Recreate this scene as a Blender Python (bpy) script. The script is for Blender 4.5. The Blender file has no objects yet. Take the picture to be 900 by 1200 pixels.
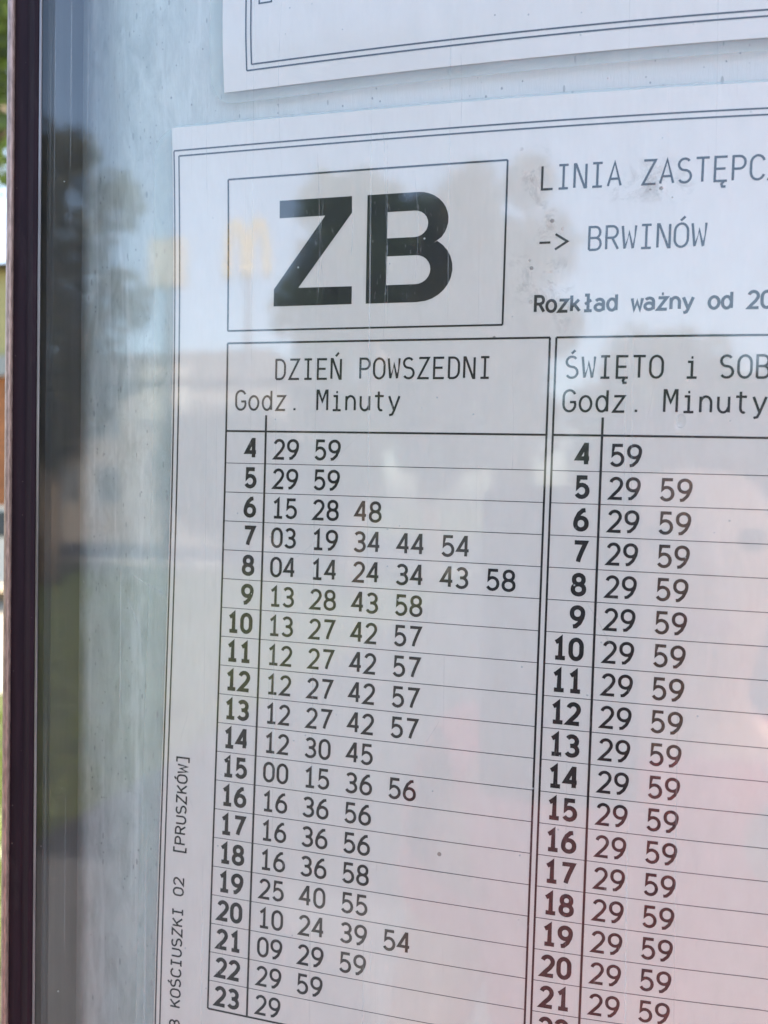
import bpy, bmesh, math, random
from mathutils import Vector, Matrix
from mathutils.geometry import tessellate_polygon
random.seed(7)
C = bpy.context.scene.collection
R = math.radians

# ------------------------------------------------------------------ camera
cam_data = bpy.data.cameras.new('camera')
cam = bpy.data.objects.new('camera', cam_data)
C.objects.link(cam)
cam.matrix_world = Matrix(((0.96833435, -0.01105356, 0.24941211, 0.09525499),
                           (0.24945778, 0.0029436, -0.9683812, -0.19493103),
                           (0.00996989, 0.99993457, 0.00560779, -0.01992555),
                           (0, 0, 0, 1)))
cam_data.sensor_fit = 'VERTICAL'
cam_data.sensor_height = 36
cam_data.lens = 27.0
cam_data.clip_start = 0.01
cam_data.clip_end = 3000
cam_data.dof.use_dof = True
cam_data.dof.focus_distance = 0.197
cam_data.dof.aperture_fstop = 12.0
bpy.context.scene.camera = cam

# ------------------------------------------------------------------ sky and sun
SUN_EL, SUN_AZ = 32.0, 33.0        # azimuth from +Y (behind the display case), negative = towards -X
world = bpy.data.worlds.new('World')
bpy.context.scene.world = world
world.use_nodes = True
wn = world.node_tree.nodes
wl = world.node_tree.links
sky = wn.new('ShaderNodeTexSky')
sky.sky_type = 'NISHITA'
sky.sun_disc = False
sky.sun_elevation = R(SUN_EL)
sky.sun_rotation = R(SUN_AZ)
sky.air_density = 1.0
sky.dust_density = 3.2
sky.ozone_density = 0.0
wl.new(sky.outputs['Color'], wn['Background'].inputs['Color'])
wn['Background'].inputs['Strength'].default_value = 0.15
sun_data = bpy.data.lights.new('sun', 'SUN')
sun_data.energy = 4.0
sun_data.angle = R(0.53)
sun_data.color = (1.0, 0.93, 0.83)
sun = bpy.data.objects.new('sun', sun_data)
C.objects.link(sun)
_e, _a = R(SUN_EL), R(SUN_AZ)
sd = Vector((math.sin(_a) * math.cos(_e), math.cos(_a) * math.cos(_e), math.sin(_e)))
sun.rotation_euler = sd.to_track_quat('Z', 'Y').to_euler()
vs = bpy.context.scene.view_settings
vs.view_transform = 'Standard'
vs.look = 'None'
vs.gamma = 1.0
vs.use_curve_mapping = False
vs.exposure = 2.36
bpy.context.scene.cycles.max_bounces = 10
bpy.context.scene.cycles.transparent_max_bounces = 24

# ------------------------------------------------------------------ helpers
def tag(o, label=None, cat=None, group=None, kind=None):
    if label: o['label'] = label
    if cat: o['category'] = cat
    if group: o['group'] = group
    if kind: o['kind'] = kind
    return o

def empty(name, loc, label, cat, group=None, parent=None):
    o = bpy.data.objects.new(name, None)
    C.objects.link(o)
    o.location = loc
    o.empty_display_size = .05
    return tag(o, label, cat, group)

def mesh_obj(name, verts, faces, mat, parent=None, smooth=False, mesh_only=False):
    """world-space vertices; a parented part is stored relative to its thing's base"""
    off = Vector((0, 0, 0))
    if parent is not None:
        p = parent
        while p is not None:
            off += p.location
            p = p.parent
    me = bpy.data.meshes.new(name)
    me.from_pydata([tuple(Vector(v) - off) for v in verts], [], faces)
    if mat is not None: me.materials.append(mat)
    if smooth:
        me.polygons.foreach_set('use_smooth', [True] * len(me.polygons))
    me.update()
    o = bpy.data.objects.new(name, me)
    C.objects.link(o)
    if parent is not None: o.parent = parent
    return o

class MB:
    def __init__(s): s.v = []; s.f = []
    def add(s, v, f):
        n = len(s.v); s.v += [tuple(q) for q in v]; s.f += [[n + i for i in q] for q in f]
        return s
    def box(s, x0, x1, y0, y1, z0, z1):
        v = [(x0,y0,z0),(x1,y0,z0),(x1,y1,z0),(x0,y1,z0),(x0,y0,z1),(x1,y0,z1),(x1,y1,z1),(x0,y1,z1)]
        return s.add(v, [[3,2,1,0],[4,5,6,7],[0,1,5,4],[1,2,6,5],[2,3,7,6],[3,0,4,7]])
    def tube(s, pts, rad, n=8):
        pts = [Vector(p) for p in pts]
        if not hasattr(rad, '__len__'): rad = [rad] * len(pts)
        v = []; f = []
        for i, p in enumerate(pts):
            d = (pts[min(i+1, len(pts)-1)] - pts[max(i-1, 0)]).normalized()
            a = d.orthogonal().normalized() if i == 0 else (a - d * a.dot(d)).normalized()
            b = d.cross(a)
            for k in range(n):
                t = 2 * math.pi * k / n
                v.append(p + (a * math.cos(t) + b * math.sin(t)) * rad[i])
        for i in range(len(pts)-1):
            for k in range(n):
                f.append([i*n+k, i*n+(k+1) % n, (i+1)*n+(k+1) % n, (i+1)*n+k])
        f.append(list(range(n))[::-1]); f.append([(len(pts)-1)*n+k for k in range(n)])
        return s.add(v, f)
    def prism(s, prof, z0, z1):
        n = len(prof)
        v = [(x, y, z0) for x, y in prof] + [(x, y, z1) for x, y in prof]
        f = [[i, (i+1) % n, n+(i+1) % n, n+i] for i in range(n)] + [list(range(n))[::-1], [n+i for i in range(n)]]
        return s.add(v, f)
    def build(s, name, mat, parent=None, smooth=False):
        return mesh_obj(name, s.v, s.f, mat, parent, smooth)

# ------------------------------------------------------------------ materials
def new_mat(name):
    m = bpy.data.materials.new(name); m.use_nodes = True
    nt = m.node_tree
    return m, nt, nt.nodes['Principled BSDF'], nt.nodes['Material Output']

def nd(nt, typ, **kw):
    n = nt.nodes.new(typ)
    for k, v in kw.items():
        if k.startswith('i_'): n.inputs[k[2:].replace('_', ' ')].default_value = v
        else: setattr(n, k, v)
    return n

def coords(nt, scale=(1, 1, 1), loc=(0, 0, 0)):
    tc = nd(nt, 'ShaderNodeTexCoord'); mp = nd(nt, 'ShaderNodeMapping')
    mp.inputs['Scale'].default_value = scale; mp.inputs['Location'].default_value = loc
    g = nd(nt, 'ShaderNodeNewGeometry')
    nt.links.new(g.outputs['Position'], mp.inputs['Vector'])
    return mp.outputs['Vector']

def noise(nt, scale, sc=(1, 1, 1), detail=4, rough=.6, lo=.35, hi=.65, a=0., b=1., loc=(0, 0, 0), dist=0.):
    n = nd(nt, 'ShaderNodeTexNoise')
    n.inputs['Scale'].default_value = scale; n.inputs['Detail'].default_value = detail
    n.inputs['Roughness'].default_value = rough; n.inputs['Distortion'].default_value = dist
    nt.links.new(coords(nt, sc, loc), n.inputs['Vector'])
    r = nd(nt, 'ShaderNodeMapRange')
    r.inputs['From Min'].default_value = lo; r.inputs['From Max'].default_value = hi
    r.inputs['To Min'].default_value = a; r.inputs['To Max'].default_value = b
    nt.links.new(n.outputs['Fac'], r.inputs['Value'])
    return r.outputs['Result']

def math_n(nt, op, a, b=None, clamp=False):
    m = nd(nt, 'ShaderNodeMath', operation=op, use_clamp=clamp)
    for i, q in enumerate((a, b)):
        if q is None: continue
        if hasattr(q, 'links'): nt.links.new(q, m.inputs[i])
        else: m.inputs[i].default_value = q
    return m.outputs[0]

def mixc(nt, fac, a, b, blend='MIX'):
    m = nd(nt, 'ShaderNodeMix', data_type='RGBA', blend_type=blend)
    for i, q in ((0, fac), (6, a), (7, b)):
        if hasattr(q, 'links'): nt.links.new(q, m.inputs[i])
        elif i == 0: m.inputs[0].default_value = q
        else: m.inputs[i].default_value = (*q, 1)
    return m.outputs[2]

def specks(nt, scale, size, sc=(1, 1, 1), keep=.5, loc=(0, 0, 0)):
    """sparse small dots: 1 inside a dot"""
    v = nd(nt, 'ShaderNodeTexVoronoi', feature='F1'); v.inputs['Scale'].default_value = scale
    nt.links.new(coords(nt, sc, loc), v.inputs['Vector'])
    sep = nd(nt, 'ShaderNodeSeparateColor'); nt.links.new(v.outputs['Color'], sep.inputs[0])
    sz = math_n(nt, 'MULTIPLY', sep.outputs[1], size)
    inside = math_n(nt, 'LESS_THAN', v.outputs['Distance'], sz)
    pick = math_n(nt, 'GREATER_THAN', sep.outputs[0], keep)
    return math_n(nt, 'MULTIPLY', inside, pick)

def bump(nt, bsdf, h, strength, dist):
    b = nd(nt, 'ShaderNodeBump'); b.inputs['Strength'].default_value = strength; b.inputs['Distance'].default_value = dist
    nt.links.new(h, b.inputs['Height']); nt.links.new(b.outputs['Normal'], bsdf.inputs['Normal'])

def simple(name, col, rough=.6, metal=0., var=.15, scale=30., bumpd=0., sc=(1, 1, 1), spec=.5):
    m, nt, bs, out = new_mat(name)
    dark = tuple(c * (1 - var) for c in col); light = tuple(min(1, c * (1 + var)) for c in col)
    f = noise(nt, scale, sc)
    nt.links.new(mixc(nt, f, dark, light), bs.inputs['Base Color'])
    bs.inputs['Roughness'].default_value = rough; bs.inputs['Metallic'].default_value = metal
    bs.inputs['Specular IOR Level'].default_value = spec
    if bumpd: bump(nt, bs, f, .6, bumpd)
    return m

M = {}
def make_paper():
    m, nt, bs, out = new_mat('laminated_paper')
    f = noise(nt, 190, (1, 1, .5), detail=8, rough=.7)
    g = noise(nt, 2600, detail=2, lo=.3, hi=.7)
    c = mixc(nt, f, (.785, .72, .655), (.825, .76, .695))
    c = mixc(nt, math_n(nt, 'MULTIPLY', g, .10), c, (.62, .60, .63))
    sp = specks(nt, 95, .055, keep=.72)
    c = mixc(nt, math_n(nt, 'MULTIPLY', sp, .7), c, (.18, .15, .12))
    nt.links.new(c, bs.inputs['Base Color'])
    bs.inputs['Roughness'].default_value = .55
    bs.inputs['Coat Weight'].default_value = .55
    bs.inputs['Coat Roughness'].default_value = .22
    # faint laminating ripples
    bump(nt, bs, noise(nt, 26, (1, 1, .35), detail=5), .5, .0012)
    return m
M['paper'] = make_paper()

def make_ink():
    m, nt, bs, out = new_mat('printed_black_ink')
    w = noise(nt, 900, (1, 1, .3), detail=5, lo=.62, hi=.74)
    c = mixc(nt, math_n(nt, 'MULTIPLY', w, .55), (.006, .005, .006), (.26, .24, .24))
    nt.links.new(c, bs.inputs['Base Color'])
    bs.inputs['Roughness'].default_value = .45
    bs.inputs['Coat Weight'].default_value = .15
    bs.inputs['Coat Roughness'].default_value = .2
    return m
M['ink'] = make_ink()
M['thin_ink'] = simple('thin_rule_ink', (.06, .055, .06), .6, 0, .5, 900)

def make_pouch():
    m, nt, bs, out = new_mat('clear_laminating_film')
    tr = nd(nt, 'ShaderNodeBsdfTransparent'); tr.inputs[0].default_value = (.95, .97, .96, 1)
    bs.inputs['Base Color'].default_value = (.78, .79, .77, 1)
    bs.inputs['Roughness'].default_value = .2
    mx = nd(nt, 'ShaderNodeMixShader')
    nt.links.new(noise(nt, 40, (1, 1, .25), detail=6, a=.12, b=.28), mx.inputs[0])
    nt.links.new(tr.outputs[0], mx.inputs[1]); nt.links.new(bs.outputs[0], mx.inputs[2])
    nt.links.new(mx.outputs[0], out.inputs[0])
    return m
M['pouch'] = make_pouch()

def make_backing():
    m, nt, bs, out = new_mat('weathered_backing_board')
    st = noise(nt, 230, (1, 1, .3), detail=9, rough=.72, lo=.32, hi=.68, dist=.5)
    fine = noise(nt, 1500, (1, 1, .16), detail=7, rough=.75, lo=.3, hi=.7)
    big = noise(nt, 45, (1, 1, .5), detail=6, lo=.3, hi=.7)
    c = mixc(nt, st, (.34, .38, .345), (.66, .705, .655))
    c = mixc(nt, math_n(nt, 'MULTIPLY', fine, .40), c, (.36, .42, .43))
    c = mixc(nt, math_n(nt, 'MULTIPLY', big, .5), c, (.72, .755, .70))
    blot = noise(nt, 95, (1, 1, .6), detail=7, rough=.7, lo=.50, hi=.68, loc=(7, 0, 3), dist=.8)
    c = mixc(nt, math_n(nt, 'MULTIPLY', blot, .5), c, (.30, .33, .30))
    wip = noise(nt, 420, (1, 1, .04), detail=4, rough=.6, lo=.55, hi=.70, loc=(2, 0, 8), dist=.4)
    c = mixc(nt, math_n(nt, 'MULTIPLY', wip, .45), c, (.78, .80, .77))
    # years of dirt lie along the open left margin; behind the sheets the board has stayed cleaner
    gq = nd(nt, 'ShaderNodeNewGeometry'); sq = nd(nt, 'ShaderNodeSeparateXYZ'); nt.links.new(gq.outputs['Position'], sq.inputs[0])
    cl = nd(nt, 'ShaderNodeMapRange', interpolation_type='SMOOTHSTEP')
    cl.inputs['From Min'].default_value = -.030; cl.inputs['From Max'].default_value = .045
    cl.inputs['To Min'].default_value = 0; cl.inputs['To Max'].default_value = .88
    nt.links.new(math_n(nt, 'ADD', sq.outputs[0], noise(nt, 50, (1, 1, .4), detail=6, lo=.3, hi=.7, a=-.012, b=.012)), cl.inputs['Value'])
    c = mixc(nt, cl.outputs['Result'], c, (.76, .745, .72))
    # dark marks: short vertical nicks and grit
    nick = specks(nt, 800, .30, (1, 1, .34), keep=.86)
    grit = specks(nt, 1000, .30, (1, 1, .8), keep=.90, loc=(3, 1, 2))
    marks = math_n(nt, 'MAXIMUM', math_n(nt, 'MULTIPLY', nick, .45), math_n(nt, 'MULTIPLY', grit, .6))
    c = mixc(nt, marks, c, (.10, .12, .13))
    # soft shade beside the case wall, painted into the board colour with an uneven edge
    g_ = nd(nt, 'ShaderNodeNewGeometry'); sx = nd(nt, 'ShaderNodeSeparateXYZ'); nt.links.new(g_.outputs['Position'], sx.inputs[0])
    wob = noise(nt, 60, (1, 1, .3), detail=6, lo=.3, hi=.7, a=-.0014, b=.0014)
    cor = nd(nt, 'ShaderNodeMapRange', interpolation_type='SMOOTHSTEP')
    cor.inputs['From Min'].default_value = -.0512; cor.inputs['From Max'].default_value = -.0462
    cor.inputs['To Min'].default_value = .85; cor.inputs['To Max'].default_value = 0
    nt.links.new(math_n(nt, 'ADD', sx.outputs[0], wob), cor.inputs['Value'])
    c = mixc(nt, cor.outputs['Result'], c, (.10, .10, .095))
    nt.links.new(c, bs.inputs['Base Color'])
    bs.inputs['Roughness'].default_value = .5
    bump(nt, bs, fine, .3, .0003)
    return m
M['backing'] = make_backing()

def make_glass():
    """architectural glass: clear, Fresnel mirror on both faces, with dust, fine scratches and grime"""
    m, nt, bs, out = new_mat('dusty_glass')
    geo = nd(nt, 'ShaderNodeNewGeometry')
    ior = nd(nt, 'ShaderNodeMix', data_type='FLOAT')
    nt.links.new(geo.outputs['Backfacing'], ior.inputs[0])
    ior.inputs[2].default_value = 1.52; ior.inputs[3].default_value = 1 / 1.52
    fr = nd(nt, 'ShaderNodeFresnel'); nt.links.new(ior.outputs[0], fr.inputs['IOR'])
    tr = nd(nt, 'ShaderNodeBsdfTransparent'); tr.inputs[0].default_value = (.985, .99, .987, 1)
    gl = nd(nt, 'ShaderNodeBsdfGlossy'); gl.inputs['Roughness'].default_value = .043
    gl.inputs['Color'].default_value = (1, 1, 1, 1)
    mx = nd(nt, 'ShaderNodeMixShader')
    nt.links.new(fr.outputs[0], mx.inputs[0]); nt.links.new(tr.outputs[0], mx.inputs[1]); nt.links.new(gl.outputs[0], mx.inputs[2])
    # dust film
    dust = noise(nt, 160, (1, 1, .3), detail=9, rough=.72, lo=.38, hi=.72, a=.001, b=.016)
    # long vertical hairline scratches, broken along their length
    hair = noise(nt, 900, (1, 1, .0015), detail=2, rough=.5, lo=.69, hi=.74)
    brk = noise(nt, 12, (3, 1, 1), detail=3, lo=.47, hi=.6)
    hair = math_n(nt, 'MULTIPLY', math_n(nt, 'MULTIPLY', hair, brk), .30)
    # short wandering scratches
    sc2 = noise(nt, 190, (1, 1, .07), detail=3, dist=1.2, lo=.735, hi=.76)
    sc2 = math_n(nt, 'MULTIPLY', math_n(nt, 'MULTIPLY', sc2, noise(nt, 30, detail=2, lo=.5, hi=.6, loc=(5, 0, 0))), .25)
    sp = math_n(nt, 'MULTIPLY', specks(nt, 330, .09, keep=.93, loc=(9, 0, 4)), .6)
    d = math_n(nt, 'ADD', math_n(nt, 'ADD', dust, hair), math_n(nt, 'ADD', sc2, sp), True)
    df = nd(nt, 'ShaderNodeBsdfDiffuse'); df.inputs[0].default_value = (.72, .72, .70, 1)
    mx2 = nd(nt, 'ShaderNodeMixShader')
    nt.links.new(d, mx2.inputs[0]); nt.links.new(mx.outputs[0], mx2.inputs[1]); nt.links.new(df.outputs[0], mx2.inputs[2])
    nt.links.new(mx2.outputs[0], out.inputs[0])
    return m
M['glass'] = make_glass()
def make_grime():
    m, nt, bs, out = new_mat('dried_grime')
    tr = nd(nt, 'ShaderNodeBsdfTransparent')
    df = nd(nt, 'ShaderNodeBsdfDiffuse'); df.inputs[0].default_value = (.20, .165, .15, 1)
    a = noise(nt, 150, (1, 1, 1), detail=8, rough=.75, lo=.48, hi=.66, a=0, b=.42, dist=.6)
    s = math_n(nt, 'MULTIPLY', specks(nt, 420, .22, keep=.75), .75)
    at = nd(nt, 'ShaderNodeAttribute', attribute_name='fade')
    f = math_n(nt, 'MULTIPLY', math_n(nt, 'MAXIMUM', a, s), at.outputs['Fac'])
    mx = nd(nt, 'ShaderNodeMixShader')
    nt.links.new(f, mx.inputs[0]); nt.links.new(tr.outputs[0], mx.inputs[1]); nt.links.new(df.outputs[0], mx.inputs[2])
    nt.links.new(mx.outputs[0], out.inputs[0])
    return m
M['grime'] = make_grime()
def make_tint(name, col, amt):
    m, nt, bs, out = new_mat(name)
    return m
def make_rubber():
    m, nt, bs, out = new_mat('black_rubber')
    f = noise(nt, 500, (1, 1, .1), detail=5)
    c = mixc(nt, f, (.016, .006, .011), (.026, .010, .016))
    sp = math_n(nt, 'MULTIPLY', specks(nt, 900, .22, keep=.90), .8)
    c = mixc(nt, sp, c, (.16, .13, .11))
    dirt = noise(nt, 120, (1, 1, .25), detail=7, rough=.7, lo=.56, hi=.74)
    c = mixc(nt, math_n(nt, 'MULTIPLY', dirt, .22), c, (.12, .09, .08))
    nt.links.new(c, bs.inputs['Base Color'])
    bs.inputs['Roughness'].default_value = .6; bs.inputs['Specular IOR Level'].default_value = .2
    bump(nt, bs, f, .5, .0001)
    return m
M['gasket'] = make_rubber()
M['bronze'] = simple('bronze_anodised_aluminium', (.40, .27, .23), .4, .6, .28, 900, .00006, (1, 1, .25))
M['chrome'] = simple('polished_aluminium', (.50, .44, .38), .16, 1., .2, 60, 0, (1, 1, .1))
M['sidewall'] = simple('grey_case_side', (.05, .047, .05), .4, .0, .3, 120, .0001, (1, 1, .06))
M['bead'] = simple('glazing_bead', (.26, .23, .23), .3, .6, .3, 500, 0, (1, 1, .05))
M['steel'] = simple('painted_steel', (.08, .08, .09), .4)
def leaf_mat(name, c1, c2):
    m, nt, bs, out = new_mat(name)
    nt.links.new(mixc(nt, noise(nt, 1.6, detail=4), c1, c2), bs.inputs['Base Color'])
    bs.inputs['Roughness'].default_value = .5
    tl = nd(nt, 'ShaderNodeBsdfTranslucent'); tl.inputs[0].default_value = (c2[0] * 1.3, c2[1] * 1.4, c2[2] * .8, 1)
    mx = nd(nt, 'ShaderNodeMixShader'); mx.inputs[0].default_value = .3
    nt.links.new(bs.outputs[0], mx.inputs[1]); nt.links.new(tl.outputs[0], mx.inputs[2]); nt.links.new(mx.outputs[0], out.inputs[0])
    return m
M['leaf'] = leaf_mat('leaf_green', (.035, .06, .02), (.08, .12, .035))
M['leaf_brown'] = leaf_mat('leaf_olive', (.05, .05, .025), (.11, .10, .045))
M['bark'] = simple('bark', (.10, .075, .055), .9, 0, .4, 9, .01, (1, 1, .2))
M['grass'] = simple('grass_ground', (.075, .085, .022), .9, 0, .45, 3.5, .02)
M['blade'] = leaf_mat('grass_blades', (.07, .10, .018), (.11, .14, .028))
M['asphalt'] = simple('asphalt', (.04, .039, .039), .85, 0, .2, 40, .003)
M['paving'] = simple('concrete_paving', (.13, .125, .12), .85, 0, .15, 14, .002)
M['parking'] = simple('beige_paving', (.27, .235, .18), .9, 0, .12, 9, .002)
M['kerb'] = simple('kerb_concrete', (.36, .35, .33), .8, 0, .12, 20, .002)
M['wall_pale'] = simple('pale_render', (.20, .175, .15), .85, 0, .15, 3)
M['wall_white'] = simple('white_cladding', (.30, .29, .26), .7, 0, .04, 3)
M['wall_orange'] = simple('orange_brick_render', (.36, .13, .045), .9, 0, .18, 5)
M['wall_yellow'] = simple('yellow_render', (.42, .35, .15), .9, 0, .08, 3)
M['roof'] = simple('roof_tiles', (.09, .08, .07), .8, 0, .2, 8)
M['pane'] = simple('window_pane', (.05, .06, .07), .08, 0, .1, 2)
M['frame_white'] = simple('window_frame', (.35, .34, .32), .5)
M['yellow'] = simple('yellow_sign_plastic', (.38, .28, .08), .35, 0, .03, 5)
M['skin'] = simple('skin', (.62, .38, .28), .5, 0, .08, 60)
M['pink'] = simple('pink_cotton', (.66, .17, .18), .9, 0, .1, 40, .001)
M['denim'] = simple('blue_denim', (.06, .09, .17), .9, 0, .2, 60)
M['hair'] = simple('dark_hair', (.035, .02, .013), .45, 0, .3, 200, .001)
M['shoe'] = simple('white_shoe', (.6, .6, .58), .6)
M['phone'] = simple('phone_back', (.015, .015, .018), .25, 0, .1, 20)
M['lens'] = simple('lens_glass', (.01, .01, .02), .05, 0, .1, 20)
M['eye'] = simple('eye', (.10, .08, .07), .3)
M['lip'] = simple('lip', (.45, .16, .14), .5)
M['car'] = simple('cream_car_paint', (.70, .66, .58), .18, 0, .03, 2)
M['tyre'] = simple('tyre_rubber', (.02, .02, .02), .8)

# ------------------------------------------------------------------ paper space (mm) -> world (m)
A = 0.026
CA, SA = math.cos(A), math.sin(A)
def W(X, Y, Z):
    return Vector(((X * CA - Y * SA) / 1000, Z / 1000, -(X * SA + Y * CA) / 1000))
ZC = {(2,0):-.81649, (3,0):-1.16931, (1,1):-.75538, (0,2):.37824, (2,1):-.85494, (1,2):-1.1152, (0,3):-.61927, (3,1):-.30567, (2,2):-.81199}
def softclamp(v, lo, hi, k=4.):
    if v < lo + k: v = lo + k * math.exp((v - lo - k) / k)
    if v > hi - k: v = hi - k * math.exp(-(v - hi + k) / k)
    return v
def hgt(X, Y):
    """how far the curled sheet stands towards the viewer, mm"""
    x = (softclamp(X, -28, 143) - 60) / 80; y = (softclamp(Y, -104, 168) - 60) / 80
    return sum(c * x ** a * y ** b for (a, b), c in ZC.items())
def S(X, Y, off=0.):
    return W(X, Y, -hgt(X, Y) - off)

PITCH, ROW = 3.9238, 8.0

# ------------------------------------------------------------------ display case
FX0, FX1 = -51.1, 560.0       # inside of gasket, frame space (x', mm)
FZ0, FZ1 = -430.0, 430.0      # down..up
def fbox(mb, x0, x1, y0, y1, z0, z1):
    return mb.box(x0/1000, x1/1000, y0/1000, y1/1000, z0/1000, z1/1000)
case = empty('display_case', (0.25, 0.03, -1.5), 'glass fronted timetable display case with bronze frame and black rubber gasket', 'display case')
# the poster board is flexed forward behind the sheets and lies flat along its edges
def sstep(a, b_, x):
    t = min(1, max(0, (x - a) / (b_ - a))); return t * t * (3 - 2 * t)
NXB, NYB = 150, 130
v = []; f = []
for lay in (0, 1):
    for j in range(NYB + 1):
        for i in range(NXB + 1):
            xw = FX0 - 2 + (FX1 - FX0 + 4) * i / NXB; zw = FZ0 - 2 + (FZ1 - FZ0 + 4) * j / NYB
            X = xw * CA - zw * SA; Y = -xw * SA - zw * CA
            k_ = sstep(FX0 + 1, FX0 + 26, xw) * (1 - sstep(FX1 - 60, FX1 - 5, xw)) * sstep(FZ0 + 5, FZ0 + 60, zw) * (1 - sstep(FZ1 - 60, FZ1 - 5, zw))
            d = 6.5 * (1 - k_) + k_ * (-hgt(X, Y) + 1.5)
            v.append((xw / 1000, (d + 1.5 * lay) / 1000, zw / 1000))
n = (NXB + 1) * (NYB + 1)
for j in range(NYB):
    for i in range(NXB):
        a = j * (NXB + 1) + i
        f.append([a, a + 1, a + NXB + 2, a + NXB + 1]); f.append([n + a, n + a + NXB + 1, n + a + NXB + 2, n + a + 1])
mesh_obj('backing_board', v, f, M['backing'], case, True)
# glass slab
b = MB(); fbox(b, FX0 - 6, FX1 + 6, -12.0, -9.4, FZ0 - 6, FZ1 + 6); glass = b.build('glass_pane', M['glass'], case)
# inner side walls
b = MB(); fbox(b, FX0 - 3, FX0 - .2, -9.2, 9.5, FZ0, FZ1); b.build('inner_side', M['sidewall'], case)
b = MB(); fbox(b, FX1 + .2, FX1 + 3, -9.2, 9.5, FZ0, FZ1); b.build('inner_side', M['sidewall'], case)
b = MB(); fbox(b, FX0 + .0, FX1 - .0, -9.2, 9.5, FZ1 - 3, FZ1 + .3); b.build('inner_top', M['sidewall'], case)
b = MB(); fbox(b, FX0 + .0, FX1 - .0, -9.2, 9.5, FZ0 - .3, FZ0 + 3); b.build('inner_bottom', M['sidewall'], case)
# gaskets: a low moulded profile with a lip at the glass
def rail(profile, name, mat, side, smooth=True):
    """profile in (distance outwards from glass edge, y) mm, extruded along one side"""
    mb = MB()
    n = len(profile); v = []
    for e in (0, 1):
        for d, y in profile:
            if side == 'left':   v.append((FX0 - d, y-2, (FZ0 - d) if e == 0 else (FZ1 + d)))
            if side == 'right':  v.append((FX1 + d, y-2, (FZ0 - d) if e == 0 else (FZ1 + d)))
            if side == 'top':    v.append(((FX0 - d) if e == 0 else (FX1 + d), y-2, FZ1 + d))
            if side == 'bottom': v.append(((FX0 - d) if e == 0 else (FX1 + d), y-2, FZ0 - d))
    f = [[i, (i+1) % n, n + (i+1) % n, n + i] for i in range(n)] + [list(range(n))[::-1], [n+i for i in range(n)]]
    mb.add([(a/1000, q/1000, c/1000) for a, q, c in v], f)
    o = mb.build(name, mat, case, smooth)
    bm = bmesh.new(); bm.from_mesh(o.data); bmesh.ops.recalc_face_normals(bm, faces=bm.faces)
    if smooth:
        for e in bm.edges:
            if len(e.link_faces) == 2 and e.calc_face_angle(0) > R(38): e.smooth = False
    bm.to_mesh(o.data); bm.free()
    return o
gask = [(.55, -10.05), (.75, -10.7), (1.5, -11.2), (3.2, -11.0), (4.0, -10.6), (4.8, -11.0), (7.0, -11.4), (7.8, -11.1), (7.8, -10.05)]
bead = [(0.0, -10.03), (0.12, -10.45), (.45, -10.5), (.54, -10.03)]
lip = [(7.85, -10.05), (7.85, -12.2), (8.1, -12.55), (8.4, -12.65), (8.9, -12.65), (9.2, -12.5), (9.4, -12.1), (9.45, -6.0), (7.85, -6.0)]
side_p = [(9.51, 12.0), (9.51, -11.6)] + [(9.51 + .7 * math.sin(t), -10.9 - .7 * math.cos(t)) for t in [R(q) for q in range(0, 91, 9)]] + [(10.21, 30.0), (9.51, 30.0)]
for sd_ in ('left', 'right', 'top', 'bottom'):
    rail(gask, 'gasket', M['gasket'], sd_)
    rail(bead, 'glazing_bead', M['bead'], sd_)
    rail(lip, 'frame_lip', M['bronze'], sd_)
    rail(side_p, 'frame_side', M['chrome'], sd_)
b = MB(); fbox(b, FX0 - 9.4, FX1 + 9.4, 14.2, 27.5, FZ0 - 9.4, FZ1 + 9.4); b.build('rear_cover', M['steel'], case)
for x in (30, 480):
    b = MB(); b.tube([(x/1000, .045, -1.5), (x/1000, .045, .40)], .028, 20); o = b.build('post', M['steel'], case, True)

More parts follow.
